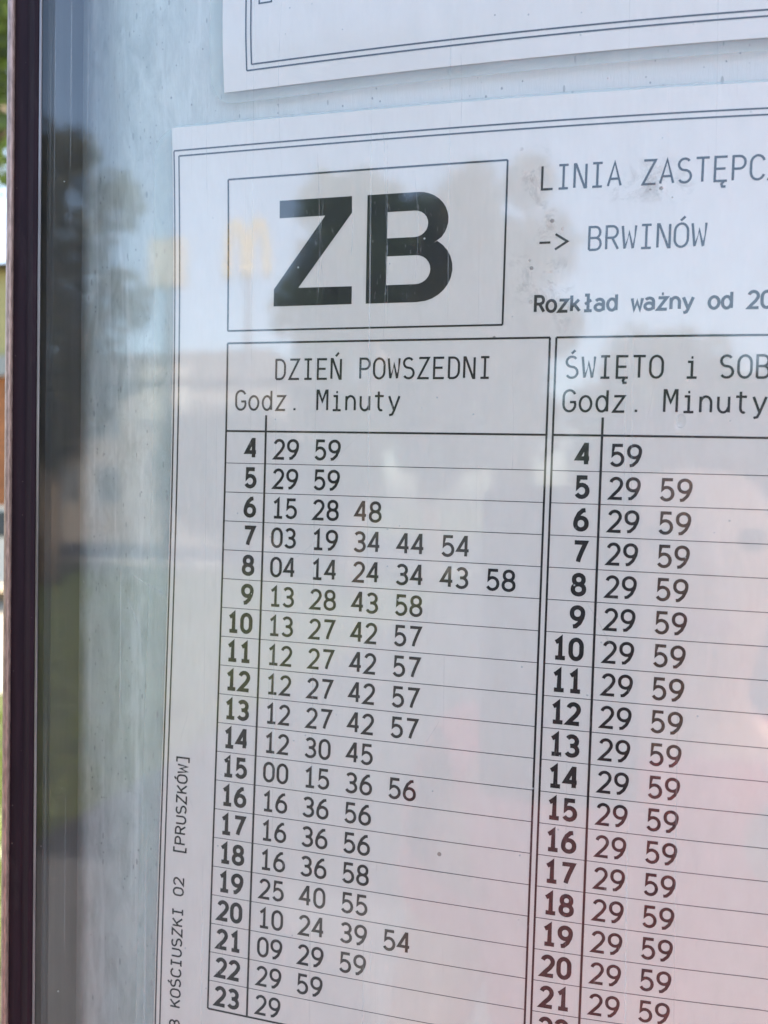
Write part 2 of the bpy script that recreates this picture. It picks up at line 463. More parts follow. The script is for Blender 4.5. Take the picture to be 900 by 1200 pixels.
# ------------------------------------------------------------------ sheets
def sheet_part(name, x0, x1, y0, y1, off, thick, mat, parent, radius=0., nx=60, ny=84, rot=0., rc=(0, 0)):
    """a curled sheet with real thickness, outline optionally with rounded corners"""
    def xy(i, j):
        return x0 + (x1 - x0) * i / nx, y0 + (y1 - y0) * j / ny
    v = []; f = []
    for lay in (0, 1):
        for j in range(ny + 1):
            for i in range(nx + 1):
                X, Y = xy(i, j)
                if radius:
                    # pull the outline in round the corners
                    cx = min(max(X, x0 + radius), x1 - radius); cy = min(max(Y, y0 + radius), y1 - radius)
                    dx, dy = X - cx, Y - cy
                    if dx and dy:
                        m_ = max(abs(dx), abs(dy)); l_ = math.hypot(dx, dy)
                        X = cx + dx * m_ / l_; Y = cy + dy * m_ / l_
                Xr = rc[0] + (X - rc[0]) * math.cos(rot) - (Y - rc[1]) * math.sin(rot)
                Yr = rc[1] + (X - rc[0]) * math.sin(rot) + (Y - rc[1]) * math.cos(rot)
                v.append(S(Xr, Yr, off if lay == 0 else off - thick))
    n = (nx + 1) * (ny + 1)
    for j in range(ny):
        for i in range(nx):
            a = j * (nx + 1) + i
            f.append([a, a + nx + 1, a + nx + 2, a + 1]); f.append([n + a, n + a + 1, n + a + nx + 2, n + a + nx + 1])
    for i in range(nx):
        a = i; f.append([a, a + 1, n + a + 1, n + a])
        a = ny * (nx + 1) + i; f.append([a + 1, a, n + a, n + a + 1])
    for j in range(ny):
        a = j * (nx + 1); f.append([a + nx + 1, a, n + a, n + a + nx + 1])
        a = j * (nx + 1) + nx; f.append([a, a + nx + 1, n + a + nx + 1, n + a])
    o = mesh_obj(name, v, f, mat, parent, True)
    for q in o.data.polygons[2*nx*ny:]: q.use_smooth = False
    bm = bmesh.new(); bm.from_mesh(o.data)
    for e in bm.edges:
        if e.calc_face_angle(0) > R(45): e.smooth = False
    bm.to_mesh(o.data); bm.free()
    return o

class Ink:
    """flat print laid on the curled sheet: strokes and filled outlines in sheet mm"""
    def __init__(s, off=.05, xf=None): s.v = []; s.f = []; s.off = off; s.k = 0; s.xf = xf
    def put(s, pts, faces):
        n = len(s.v); o = s.off + s.k * .002; s.k = (s.k + 1) % 12
        for X, Y in pts:
            if s.xf: X, Y = s.xf(X, Y)
            s.v.append(S(X, Y, o))
        s.f += [[n + i for i in q] for q in faces]
    def stroke(s, pts, w, closed=False):
        # drop duplicates
        P = [pts[0]]
        for p in pts[1:]:
            if math.hypot(p[0]-P[-1][0], p[1]-P[-1][1]) > 1e-4: P.append(p)
        if closed and math.hypot(P[0][0]-P[-1][0], P[0][1]-P[-1][1]) < 1e-3: P.pop()
        n = len(P)
        if n < 2: return
        L_, R_ = [], []
        for i in range(n):
            a = P[(i-1) % n] if (closed or i > 0) else None
            c = P[(i+1) % n] if (closed or i < n-1) else None
            p = P[i]
            d1 = Vector((p[0]-a[0], p[1]-a[1])).normalized() if a else None
            d2 = Vector((c[0]-p[0], c[1]-p[1])).normalized() if c else None
            if d1 is None: d1 = d2
            if d2 is None: d2 = d1
            n1 = Vector((-d1.y, d1.x)); n2 = Vector((-d2.y, d2.x))
            m_ = n1 + n2
            if m_.length < .35: m_ = n1 * 1.0; k = 1.
            else:
                m_.normalize(); k = min(1 / max(m_.dot(n1), .3), 2.2)
            L_.append((p[0] + m_.x * w/2 * k, p[1] + m_.y * w/2 * k)); R_.append((p[0] - m_.x * w/2 * k, p[1] - m_.y * w/2 * k))
        pts_ = []
        for a, c in zip(L_, R_): pts_ += [a, c]
        m = n if closed else n - 1
        s.put(pts_, [[2*i, 2*((i+1) % n), 2*((i+1) % n)+1, 2*i+1] for i in range(m)])
    def line(s, x0, y0, x1, y1, w, step=4.):
        L = math.hypot(x1-x0, y1-y0); n = max(2, int(L/step))
        s.stroke([(x0+(x1-x0)*i/n, y0+(y1-y0)*i/n) for i in range(n+1)], w)
    def poly(s, loops):
        tri = tessellate_polygon([[Vector((x, y, 0)) for x, y in l] for l in loops])
        flat = [p for l in loops for p in l]
        s.put(flat, [list(t) for t in tri])
    def text(s, txt, x, y, w, h, pitch, wt, jitter=0.):
        """x = centre of first character, y = baseline (down positive)"""
        for k, ch in enumerate(txt):
            cx = x + k * pitch
            for path in glyph(ch):
                closed = path[0] == 'c'
                pts = path[1:] if closed else path
                s.stroke([(cx + (px - .5) * w, y - wt/2 - py * (h - wt)) for px, py in pts], wt, closed)
    def build(s, name, parent, mat=None):
        return mesh_obj(name, s.v, s.f, mat or M['ink'], parent)

def arc(cx, cy, rx, ry, a0, a1, n=9):
    return [(cx + rx * math.cos(R(a0 + (a1-a0)*i/n)), cy + ry * math.sin(R(a0 + (a1-a0)*i/n))) for i in range(n+1)]
def oval(x0, x1, y0, y1, k=.34):
    cx = (x0+x1)/2; rx = (x1-x0)/2; ry = min((y1-y0)/2, k * (1 if y1-y0 > .8 else .9))
    return ['c'] + arc(cx, y1-ry, rx, ry, 0, 180, 12) + arc(cx, y0+ry, rx, ry, 180, 360, 12)
XH = .72
G = {
 '0': [oval(.03, .97, 0, 1)],
 '1': [[(.12,.80),(.30,.86),(.55,1),(.55,0)], [(.12,0),(.98,0)]],
 '2': [arc(.48,.73,.45,.27,165,-28,11) + [(.70,.43),(.30,.18),(.03,0),(1,0)]],
 '3': [arc(.44,.75,.44,.25,150,-90,10), [(.30,.5)] + arc(.44,.26,.50,.26,80,-152,11)],
 '4': [[(.74,0),(.74,1),(.66,1),(.0,.30),(1,.30)]],
 '5': [[(.92,1),(.16,1),(.10,.52)] + arc(.45,.31,.50,.31,128,-150,13)],
 '6': [oval(.02,.98,0,.60,.30), [(.86,1.0),(.62,.98),(.30,.80),(.08,.52),(.02,.32)]],
 '7': [[(.02,1),(.98,1),(.66,.55),(.44,.20),(.36,0)]],
 '8': [oval(.09,.91,.52,1.0,.24), oval(.02,.98,0,.52,.26)],
 '9': [oval(.02,.98,.40,1.0,.30), [(.98,.68),(.92,.48),(.70,.20),(.38,.02),(.14,0)]],
 'A': [[(0,0),(.5,1),(1,0)], [(.17,.30),(.83,.30)]],
 'B': [[(.05,0),(.05,1),(.5,1)] + arc(.55,.76,.36,.24,90,-90,8) + [(.05,.52)], [(.5,.52)] + arc(.57,.26,.40,.26,90,-90,8) + [(.05,0)]],
 'C': [arc(.54,.68,.50,.32,20,180,9) + arc(.54,.32,.50,.32,180,340,9)],
 'D': [[(.05,0),(.05,1),(.42,1)] + arc(.42,.66,.53,.34,90,0,6) + arc(.42,.34,.53,.34,0,-90,6) + [(.05,0)]],
 'E': [[(.98,1),(.08,1),(.08,0),(1,0)], [(.08,.51),(.86,.51)]],
 'G': [arc(.54,.68,.50,.32,25,180,9) + arc(.54,.32,.50,.32,180,360,9) + [(1.0,.44),(.58,.44)]],
 'I': [[(.12,1),(.88,1)], [(.5,1),(.5,0)], [(.12,0),(.88,0)]],
 'K': [[(.06,0),(.06,1)], [(.95,1),(.10,.42)], [(.34,.60),(1,0)]],
 'L': [[(.12,1),(.12,0),(1,0)]],
 'M': [[(.0,0),(.0,1),(.12,1),(.5,.45),(.88,1),(1,1),(1,0)]],
 'N': [[(.04,0),(.04,1),(.14,1),(.86,0),(.96,0),(.96,1)]],
 'O': [oval(0, 1, 0, 1)],
 'P': [[(.07,0),(.07,1),(.5,1)] + arc(.55,.74,.42,.26,90,-90,9) + [(.07,.48)]],
 'R': [[(.07,0),(.07,1),(.5,1)] + arc(.54,.75,.40,.25,90,-90,9) + [(.07,.50)], [(.52,.50),(1,0)]],
 'S': [arc(.48,.76,.44,.24,35,270,10) + arc(.50,.26,.48,.26,90,-148,11)],
 'T': [[(0,1),(1,1)], [(.5,1),(.5,0)]],
 'U': [[(.04,1),(.04,.32)] + arc(.5,.32,.46,.32,180,360,10) + [(.96,.32),(.96,1)]],
 'W': [[(-.02,1),(.18,0),(.5,.72),(.82,0),(1.02,1)]],
 'Z': [[(.06,1),(.96,1),(.02,0),(1,0)]],
 'a': [arc(.46,XH-.22,.42,.22,150,0,8) + [(.88,0)], ['c'] + arc(.44,.205,.43,.205,0,360,16)],
 'd': [['c'] + arc(.47,.36,.44,.36,0,360,18), [(.92,1),(.92,0)]],
 'i': [[(.2,XH),(.55,XH),(.55,0)], [(.15,0),(.95,0)], [(.47,.92),(.63,.92)]],
 'k': [[(.1,0),(.1,1)], [(.86,XH),(.14,.28)], [(.38,.44),(.95,0)]],
 'l': [[(.2,1),(.55,1),(.55,0)], [(.15,0),(.95,0)]],
 'n': [[(.08,XH),(.08,0)], arc(.5,XH-.30,.42,.30,170,0,9) + [(.92,0)]],
 'o': [['c'] + arc(.5,.36,.48,.36,0,360,20)],
 't': [[(.42,.95),(.42,.22)] + arc(.66,.22,.24,.22,180,300,6), [(.05,XH),(.90,XH)]],
 'u': [[(.08,XH),(.08,.28)] + arc(.48,.28,.40,.28,180,350,9), [(.92,XH),(.92,0)]],
 'w': [[(-.02,XH),(.20,0),(.5,.52),(.80,0),(1.02,XH)]],
 'y': [[(.02,XH),(.52,.0)], [(1,XH),(.52,.0),(.34,-.20),(.06,-.24)]],
 'z': [[(.08,XH),(.92,XH),(.06,0),(.96,0)]],
 '.': [[(.40,.04),(.62,.04)]], '-': [[(.05,.40),(.95,.40)]],
 '>': [[(.0,.76),(.98,.42),(.0,.08)]], '[': [[(.98,1.12),(.40,1.12),(.40,-.14),(.98,-.14)]], ']': [[(.02,1.12),(.60,1.12),(.60,-.14),(.02,-.14)]],
 ' ': [],
}
G['Ś'] = G['S'] + [[(.44,1.14),(.74,1.30)]]
G['Ń'] = G['N'] + [[(.44,1.14),(.74,1.32)]]
G['Ó'] = G['O'] + [[(.42,1.13),(.76,1.30)]]
G['Ę'] = G['E'] + [[(.78,0),(.60,-.13),(.66,-.24),(.92,-.24)]]
G['ż'] = G['z'] + [[(.40,.96),(.60,.96)]]
G['ł'] = G['l'] + [[(.22,.42),(.88,.68)]]
def glyph(ch): return G[ch]

# ---- timetable sheet
sheet = empty('timetable_sheet', tuple(W(88, 60, 0)), 'laminated bus timetable headed ZB with two columns of departure times', 'timetable')
sheet_part('laminating_pouch', -22.6, 197, -83.6, 226, -.25, .25, M['pouch'], sheet, 9)
sheet_part('paper', -16.6, 193, -82.9, 217, 0., .18, M['paper'], sheet)
BX0, BY0, BX1, BY1 = -16.1, -76.9, 190.7, 214.0
for d in (0, 1.45):
    k = Ink()
    for (a, b_, c, e) in ((BX0+d, BY0+d, BX1-d, BY0+d), (BX0+d, BY1-d, BX1-d, BY1-d), (BX0+d, BY0+d, BX0+d, BY1-d), (BX1-d, BY0+d, BX1-d, BY1-d)):
        k.line(a, b_, c, e, .42)
    k.build('sheet_border', sheet)
k = Ink()
for (a, b_, c, e) in ((0,-68.3,74.8,-68.3),(0,-28.1,74.8,-28.1),(0,-68.3,0,-28.1),(74.8,-68.3,74.8,-28.1)): k.line(a, b_, c, e, .48)
k.build('route_box', sheet)
# big letters
k = Ink()
z0, zt, zb = 13.35, -61.9, -34.35
k.poly([[(z0+1.5, zt),(z0+21.6, zt),(z0+21.6, zt+4.2),(z0+7.0, zb-4.7),(z0+21.9, zb-4.6),(z0+21.9, zb),(z0, zb),(z0, zb-4.5),(z0+14.3, zt+4.5),(z0+1.5, zt+4.5)]])
k.build('route_letter', sheet)
k = Ink()
x = 39.1
def arcd(cx, cy, rx, ry, a0, a1, n=12): return arc(cx, cy, rx, ry, a0, a1, n)
outer = [(x, zb), (x, zt), (x+13.4, zt)] + arcd(x+13.4, zt+7.1, 7.9, 7.1, -90, 38) + [(x+17.6, zt+12.85)] + arcd(x+13.9, zt+19.3, 8.75, 8.2, -58, 90) + [(x+13.9, zb)]
hole1 = [(x+5.4, zt+4.55), (x+12.6, zt+4.55)] + arcd(x+12.6, zt+7.85, 3.5, 3.3, -90, 90) + [(x+5.4, zt+11.15)]
hole2 = [(x+5.4, zt+15.7), (x+13.1, zt+15.7)] + arcd(x+13.1, zt+19.35, 3.85, 3.65, -90, 90) + [(x+5.4, zt+23.0)]
k.poly([outer, hole1, hole2])
k.build('route_letter', sheet)
def words(txt, x, y, w, h, pitch, wt, name='printed_line', xf=None, parent=None):
    k = Ink(xf=xf); k.text(txt, x, y, w, h, pitch, wt); return k.build(name, parent or sheet)
CAP = 5.75
words('LINIA ZASTĘPCZA', 84.45, -63.45 + 3.0, 2.95, 6.1, 3.984, .56)
words('-> BRWINÓW', 84.5, -48.45 + 3.0, 2.95, 6.0, 3.96, .56)
words('Rozkład ważny od 20', 83.7, -32.8 + 2.05, 2.25, 4.5, 2.886, .72)
words('DZIEŃ POWSZEDNI', 15.66, -17.6 + 2.95, 2.80, CAP, 3.936, .58)
words('Godz. Minuty', 4.1, -9.3 + 2.95, 2.80, CAP, 3.94, .59)
words('ŚWIĘTO i SOBOTA', 92.1, -17.5 + 2.95, 2.80, CAP, 3.94, .59)
words('Godz. Minuty', 91.7, -9.3 + 2.95, 2.80, CAP, 3.94, .59)
# side text, reading upwards
def up(x, y): return (-8.35 + y, 160.5 - x)
words('KOŚCIUSZKI 02  [PRUSZKÓW]', 0, 0, 2.15, 3.45, 2.886, .50, 'side_text', up)
words('3', -2 * 2.886, 0, 2.15, 3.45, 2.886, .50, 'side_text', up)
# tables
T1 = {4:'29 59', 5:'29 59', 6:'15 28 48', 7:'03 19 34 44 54', 8:'04 14 24 34 43 58', 9:'13 28 43 58', 10:'13 27 42 57', 11:'12 27 42 57',
      12:'12 27 42 57', 13:'12 27 42 57', 14:'12 30 45', 15:'00 15 36 56', 16:'16 36 56', 17:'16 36 56', 18:'16 36 58', 19:'25 40 55', 20:'10 24 39 54',
      21:'09 29 59', 22:'29 59', 23:'29'}
T2 = {h: ('59' if h == 4 else '29 59') for h in range(4, 23)}
T2[23] = '29'
for ti, (tx, tab) in enumerate(((0., T1), (88.1, T2))):
    k = Ink()
    wth = 86.56
    for (a, b_, c, e) in ((tx, -24.75, tx+wth, -24.75), (tx, 160, tx+wth, 160), (tx, -24.75, tx, 160), (tx+wth, -24.75, tx+wth, 160)):
        k.line(a, b_, c, e, .52)
    k.line(tx, -.8, tx+wth, -.8, .52)
    k.line(tx+11.75, -5.2, tx+11.75, 160, .58)
    k.build('table_border', sheet)
    for r in range(1, 20):
        k = Ink(.03); k.line(tx, r*8, tx+wth, r*8, .19); k.build('row_rule', sheet, M['thin_ink'])
    mx = 17.78 if ti == 0 else 105.6
    hx = 5.67 if ti == 0 else 93.69
    for h, t in tab.items():
        yb = (h-4)*8 + 4.05 + 2.75
        words(str(h), hx + (PITCH/2 if h < 10 else -PITCH/2), yb + .05, 2.75, 5.85, PITCH, 1.08, 'hour_number')
        words(t, mx - PITCH/2, yb, 2.82, 5.65, PITCH, .77, 'minute_numbers')

# ---- upper sheet
upper = empty('notice_sheet', tuple(W(90, -200, 0)), 'laminated white notice with double ruled border, hanging above the ZB timetable', 'notice')
RO = R(-1.0); RC = (0, -92)
def rotp(X, Y):
    return (RC[0] + (X-RC[0])*math.cos(RO) - (Y-RC[1])*math.sin(RO), RC[1] + (X-RC[0])*math.sin(RO) + (Y-RC[1])*math.cos(RO))
sheet_part('laminating_pouch', -4.5, 215, -395, -87.5, .35, .2, M['pouch'], upper, 6, 60, 60, RO, RC)
sheet_part('paper', -.6, 208, -388, -90.2, .72, .2, M['paper'], upper, 0, 60, 60, RO, RC)
for d in (0, 1.4):
    k = Ink(.78, rotp)
    for (a, b_, c, e) in ((6.1+d, -94.9-d, 202-d, -94.9-d), (6.1+d, -382+d, 202-d, -382+d), (6.1+d, -382+d, 6.1+d, -94.9-d), (202-d, -382+d, 202-d, -94.9-d)):
        k.line(a, b_, c, e, .42)
    k.build('sheet_border', upper)
k = Ink(.78, rotp); k.stroke([(9.8, -112.2), (9.8, -111.3), (13.2, -111.3), (13.2, -112.2)], .42)
k.build('side_text', upper)

# ---- grime smudge on the inside of the pane, by the line name
def smudge(name, cx, cz, rx, rz, n=14, ny=-12.06):
    v = [(cx, ny/1000, cz)]; f = []; fade = [1.]
    for ring in range(1, 6):
        for k_ in range(n):
            t = 2*math.pi*k_/n; q = ring/5 * (1 + .25*math.sin(3*t + cx*900) * (ring/5))
            v.append((cx + rx*q*math.cos(t), ny/1000, cz + rz*q*math.sin(t))); fade.append(1 - (ring/5)**2)
    for k_ in range(n): f.append([0, 1+k_, 1+(k_+1) % n])
    for ring in range(4):
        for k_ in range(n):
            a = 1+ring*n+k_; c = 1+ring*n+(k_+1) % n; f.append([a, a+n, c+n, c])
    o = mesh_obj(name, v, f, M['grime'], case)
    at = o.data.attributes.new('fade', 'FLOAT', 'POINT')
    at.data.foreach_set('value', fade)
    return o
smudge('grime_smudge', .0868, .0470, .0035, .006)
smudge('grime_smudge', .0845, .0345, .0085, .0065)
smudge('grime_smudge', .0900, .0300, .0040, .009)
smudge('grime_smudge', .1090, .0540, .012, .006)
smudge('grime_smudge', .0835, .0580, .0040, .010)

# hairline scratches in the outer face of the glass
m, nt, bs, out = new_mat('scratched_glass')
tr = nd(nt, 'ShaderNodeBsdfTransparent'); df = nd(nt, 'ShaderNodeBsdfDiffuse'); df.inputs[0].default_value = (.75, .77, .78, 1)
mx = nd(nt, 'ShaderNodeMixShader'); nt.links.new(noise(nt, 700, (1, 1, .3), detail=3, a=.08, b=.42), mx.inputs[0])
nt.links.new(tr.outputs[0], mx.inputs[1]); nt.links.new(df.outputs[0], mx.inputs[2]); nt.links.new(mx.outputs[0], out.inputs[0])
M['scratch'] = m
rs = random.Random(11)
SCR = [(.0300,.0688,.0304,.0303,.13),(.0319,.0579,.0321,.0344,.10),(.0389,.0577,.0391,.0425,.12),(.0470,.0733,.0475,.0209,.15),
       (.0480,.0711,.0485,.0251,.10),(.0550,.0610,.0553,.0351,.08),(-.0002,.0564,-.0005,.0898,.07),(.0660,.0894,.0662,.0711,.08),
       (.0200,.1088,.0204,.0655,.07),(.0790,.0135,.0792,-.0126,.07),(-.0228,-.0378,-.0099,-.0442,.22),(-.0235,-.0425,-.0174,-.0559,.16)]
for _ in range(26):
    x_ = rs.uniform(-.045, .13); z_ = rs.uniform(-.15, .10); l_ = rs.uniform(.004, .016); t_ = rs.gauss(math.pi/2, .7)
    SCR.append((x_, z_, x_ + l_*math.cos(t_), z_ + l_*math.sin(t_), rs.uniform(.03, .07)))
for (xa, za, xb, zb_, w_) in SCR:
    n = max(5, int(math.hypot(xb-xa, zb_-za)/.002)); v = []; f = []
    dx, dz = xb-xa, zb_-za; L_ = math.hypot(dx, dz); nx_, nz_ = -dz/L_, dx/L_; bend = rs.gauss(0, .02)*L_
    for i in range(n+1):
        t_ = i/n; ww = w_/1000 * (.25 + .75*math.sin(math.pi*t_)**.4) * rs.uniform(.6, 1.2) / 2
        o_ = bend*math.sin(math.pi*t_) + rs.gauss(0, .00003)
        cx_, cz_ = xa + dx*t_ + nx_*o_, za + dz*t_ + nz_*o_
        v += [(cx_+nx_*ww, -.01204, cz_+nz_*ww), (cx_-nx_*ww, -.01204, cz_-nz_*ww)]
        if i: f.append([2*i-2, 2*i-1, 2*i+1, 2*i])
    mesh_obj('glass_scratch', v, f, M['scratch'], case)

# ------------------------------------------------------------------ surroundings
GZ = -1.5
def ground(name, x0, x1, y0, y1, dz, mat):
    b = MB(); b.add([(x0,y0,GZ+dz),(x1,y0,GZ+dz),(x1,y1,GZ+dz),(x0,y1,GZ+dz)], [[0,1,2,3]])
    return tag(b.build(name, mat), kind='structure')
ground('ground', -900, 900, -900, 900, 0, M['grass'])
ground('pavement', -60, 60, -2.6, .9, .008, M['paving'])
ground('path', -2.2, 60, -17, -2.6, .006, M['asphalt'])
ground('road', -900, 900, -40, -17, .004, M['asphalt'])
ground('car_park', -40, -2.6, 4.8, 13.5, .012, M['parking'])
b = MB(); b.box(-900, 900, -17, -16.85, GZ-.1, GZ+.12); tag(b.build('kerb', M['kerb']), kind='structure')

def make_tree(loc, h, rad, mat, label, cat='tree', group=None, nleaf=9000, low=.25, leaf=.11):
    t = empty('leafy_tree', loc, label, cat, group)
    rng = random.Random(int(loc[0]*31 + loc[1]*17))
    b = MB()
    tp = [(loc[0] + rng.uniform(-.12,.12)*k, loc[1] + rng.uniform(-.12,.12)*k, loc[2] + h*.8*k/6) for k in range(7)]
    r0 = h * .022 + .03
    b.tube(tp, [r0*(1-.8*k/6) for k in range(7)], 10); b.build('trunk', M['bark'], t, True)
    b = MB(); cl = []
    for k in range(12):
        z = loc[2] + h*(low + (.72-low)*k/11); a = k*2.4 + rng.random()
        f = min(1, (1 - abs((z-loc[2])/h - .5)*1.1))
        e = (loc[0] + math.cos(a)*rad*.75*f, loc[1] + math.sin(a)*rad*.75*f, z + h*.13)
        m_ = ((loc[0]+e[0])/2, (loc[1]+e[1])/2, z + h*.04)
        b.tube([(loc[0], loc[1], z), m_, e], [r0*.4, r0*.25, r0*.1], 6)
        cl.append((e, rad*rng.uniform(.30,.48))); cl.append((m_, rad*rng.uniform(.25,.4)))
    b.build('limb', M['bark'], t, True)
    for _ in range(7):
        cl.append(((loc[0]+rng.uniform(-.4,.4)*rad, loc[1]+rng.uniform(-.4,.4)*rad, loc[2]+h*rng.uniform(.75,.93)), rad*rng.uniform(.25,.4)))
    v = []; f = []
    for i in range(nleaf):
        c, r = cl[rng.randrange(len(cl))]
        d = Vector((rng.gauss(0,1), rng.gauss(0,1), rng.gauss(0,1))).normalized() * r * rng.random()**.45
        p = Vector(c) + d
        u = Vector((rng.gauss(0,1), rng.gauss(0,1), rng.gauss(0,1))).normalized(); w_ = u.orthogonal().normalized()
        s1 = leaf*rng.uniform(.6,1.3); s2 = s1*.55
        n = len(v); v += [p-u*s1, p+w_*s2, p+u*s1, p-w_*s2]; f.append([n,n+1,n+2,n+3])
    mesh_obj('crown', v, f, mat, t)
    return t
TG = 'trees across the grass from the display case'
for i, (x, y, h, r, mt, lab) in enumerate([
    (-12.6, -12.5, 8.6, 2.3, 'leaf_brown', 'tall olive brown tree standing furthest left in the reflection'),
    (-9.3, -11.8, 8.7, 1.9, 'leaf_brown', 'tall dense tree reflected over the shaded inner side of the case'),
    (-15.5, -14, 9.4, 2.6, 'leaf', 'broad green tree beyond the left edge of the reflection'),
    (-3.5, -12, 7.3, 1.3, 'leaf', 'green tree reflected behind the letters ZB'),
    (-2.5, -13.4, 7.3, 1.3, 'leaf', 'slim green tree reflected between the box frame of ZB and the line name'),
    (-1.3, -12.6, 7.3, 1.4, 'leaf_brown', 'olive tree reflected over the arrow and the word after it'),
    (-8.0, -16.5, 3.6, 1.8, 'leaf_brown', 'low brownish bush between the two tall trees on the left of the reflection'),
    (-5.6, -15.5, 2.9, 1.5, 'leaf_brown', 'lowest round bush, in front of the pale building in the reflection'),
    (1.3, -13.5, 4.2, 1.7, 'leaf', 'low round tree reflected over the right hand table'),
    (4.4, -14, 4.3, 2.0, 'leaf_brown', 'low olive tree reflected at the right end of the glass')]):
    make_tree((x, y, GZ), h, r, M[mt], lab, 'tree', TG, 9500)

def window(parent, x0, x1, z0, z1, y, face=1):
    b = MB(); q = .06
    ya, yb = sorted((y, y + face*.05))
    b.box(x0,x1,ya,yb,z0,z0+q).box(x0,x1,ya,yb,z1-q,z1).box(x0,x0+q,ya,yb,z0+q,z1-q).box(x1-q,x1,ya,yb,z0+q,z1-q)
    xm = (x0+x1)/2; b.box(xm-.03,xm+.03,ya,yb,z0+q,z1-q)
    w_ = b.build('window', M['frame_white'], parent)
    b = MB(); ya, yb = sorted((y+face*.004, y+face*.02)); b.box(x0+q,x1-q,ya,yb,z0+q,z1-q); b.build('pane', M['pane'], w_)
# pale building beyond the trees
bld = empty('pale_building', (-15, -27, GZ), 'pale rendered building with bright white sign boards, reflected left of the timetable', 'building')
b = MB(); b.box(-21, -10.5, -32, -26, GZ, 4.6); b.build('wall', M['wall_pale'], bld)
b = MB(); b.add([(-21.4,-32.4,4.602),(-10.1,-32.4,4.602),(-10.1,-25.6,4.602),(-21.4,-25.6,4.602),(-20,-31,6.0),(-11.5,-31,6.0),(-11.5,-27,6.0),(-20,-27,6.0)],
               [[3,2,1,0],[4,5,6,7],[0,1,5,4],[1,2,6,5],[2,3,7,6],[3,0,4,7]]); b.build('roof', M['roof'], bld)
for xx in (-20, -18.2, -13.2, -11.9):
    window(bld, xx, xx+1.1, 0, 1.5, -26, 1); window(bld, xx, xx+1.1, 2.6, 3.9, -26, 1)
b = MB(); b.box(-16.2,-14.2,-25.98,-25.8,3.2,5.2); b.build('sign_board', M['wall_white'], bld)
# two white billboards on posts
for (x, z0, z1, lab) in ((-14.6, 7.9, 9.7, 'upper white board on the tall pole, bright in the reflection beside the timetable'),):
    t = empty('white_billboard', (x, -25, GZ), lab, 'billboard')
    b = MB(); b.tube([(x,-25.1,GZ),(x,-25.1,z0)], .12, 10); b.build('pole', M['steel'], t, True)
    b = MB(); b.box(x-.75,x+.75,-25.1,-24.9,z0,z1); b.build('board', M['wall_white'], t)
# yellow arch sign on a pole
t = empty('arch_sign', (-11.5, -25, GZ), 'yellow letter M sign on a tall pole, faintly mirrored beside the letter Z', 'sign')
b = MB(); b.tube([(-11.5,-25.15,GZ),(-11.5,-25.15,8.0)], .11, 10); b.build('pole', M['steel'], t, True)
b = MB()
for s_ in (-1, 1):
    pts = []
    for q in range(0, 181, 12):
        a_ = R(q); pts.append((-11.5 + s_*.42 + .34*math.cos(a_)*s_, -25, 8.05 + 2.0*math.sin(a_)**.8 if q not in (0,180) else 8.05))
    for p, q in zip(pts[:-1], pts[1:]):
        mid = .16
        b.tube([p, q], mid, 8)
b.build('letter', M['yellow'], t, True)
# house behind the case on the left, seen past the frame
hs = empty('orange_house', (-13.8, 16, GZ), 'house with orange brown ground floor and pale yellow upper floor, past the left frame edge', 'house')
b = MB(); b.box(-19, -8.6, 14.5, 21, GZ, 2.9); b.build('lower_wall', M['wall_orange'], hs)
b = MB(); b.box(-18.95, -8.65, 14.55, 20.95, 2.9, 5.3); b.build('upper_wall', M['wall_yellow'], hs)
b = MB(); b.box(-19.05, -8.55, 14.3, 14.5, 2.85, 3.3); b.build('ledge', M['wall_white'], hs)
b = MB(); b.add([(-19.4,14.1,5.302),(-8.2,14.1,5.302),(-8.2,21.4,5.302),(-19.4,21.4,5.302),(-18,17.7,6.0),(-9.6,17.7,6.0)], [[3,2,1,0],[0,1,5,4],[1,2,5],[2,3,4,5],[3,0,4]]); b.build('roof', M['roof'], hs)
for xx in (-17.5, -15, -10.6): window(hs, xx, xx+.9, 3.7, 4.8, 14.55, -1)
for xx in (-17.5, -14.2, -10.4): window(hs, xx, xx+1.0, -.4, 1.0, 14.5, -1)
TB = 'trees behind the display case'
make_tree((-7.4, 7.2, GZ), 9.8, 2.2, M['leaf'], 'overhanging green tree seen past the top left frame edge', 'tree', TB, 9000, .55, .10)
make_tree((-16, 24, GZ), 9, 3, M['leaf'], 'distant green tree behind the orange house', 'tree', TB, 6000, .3, .16)
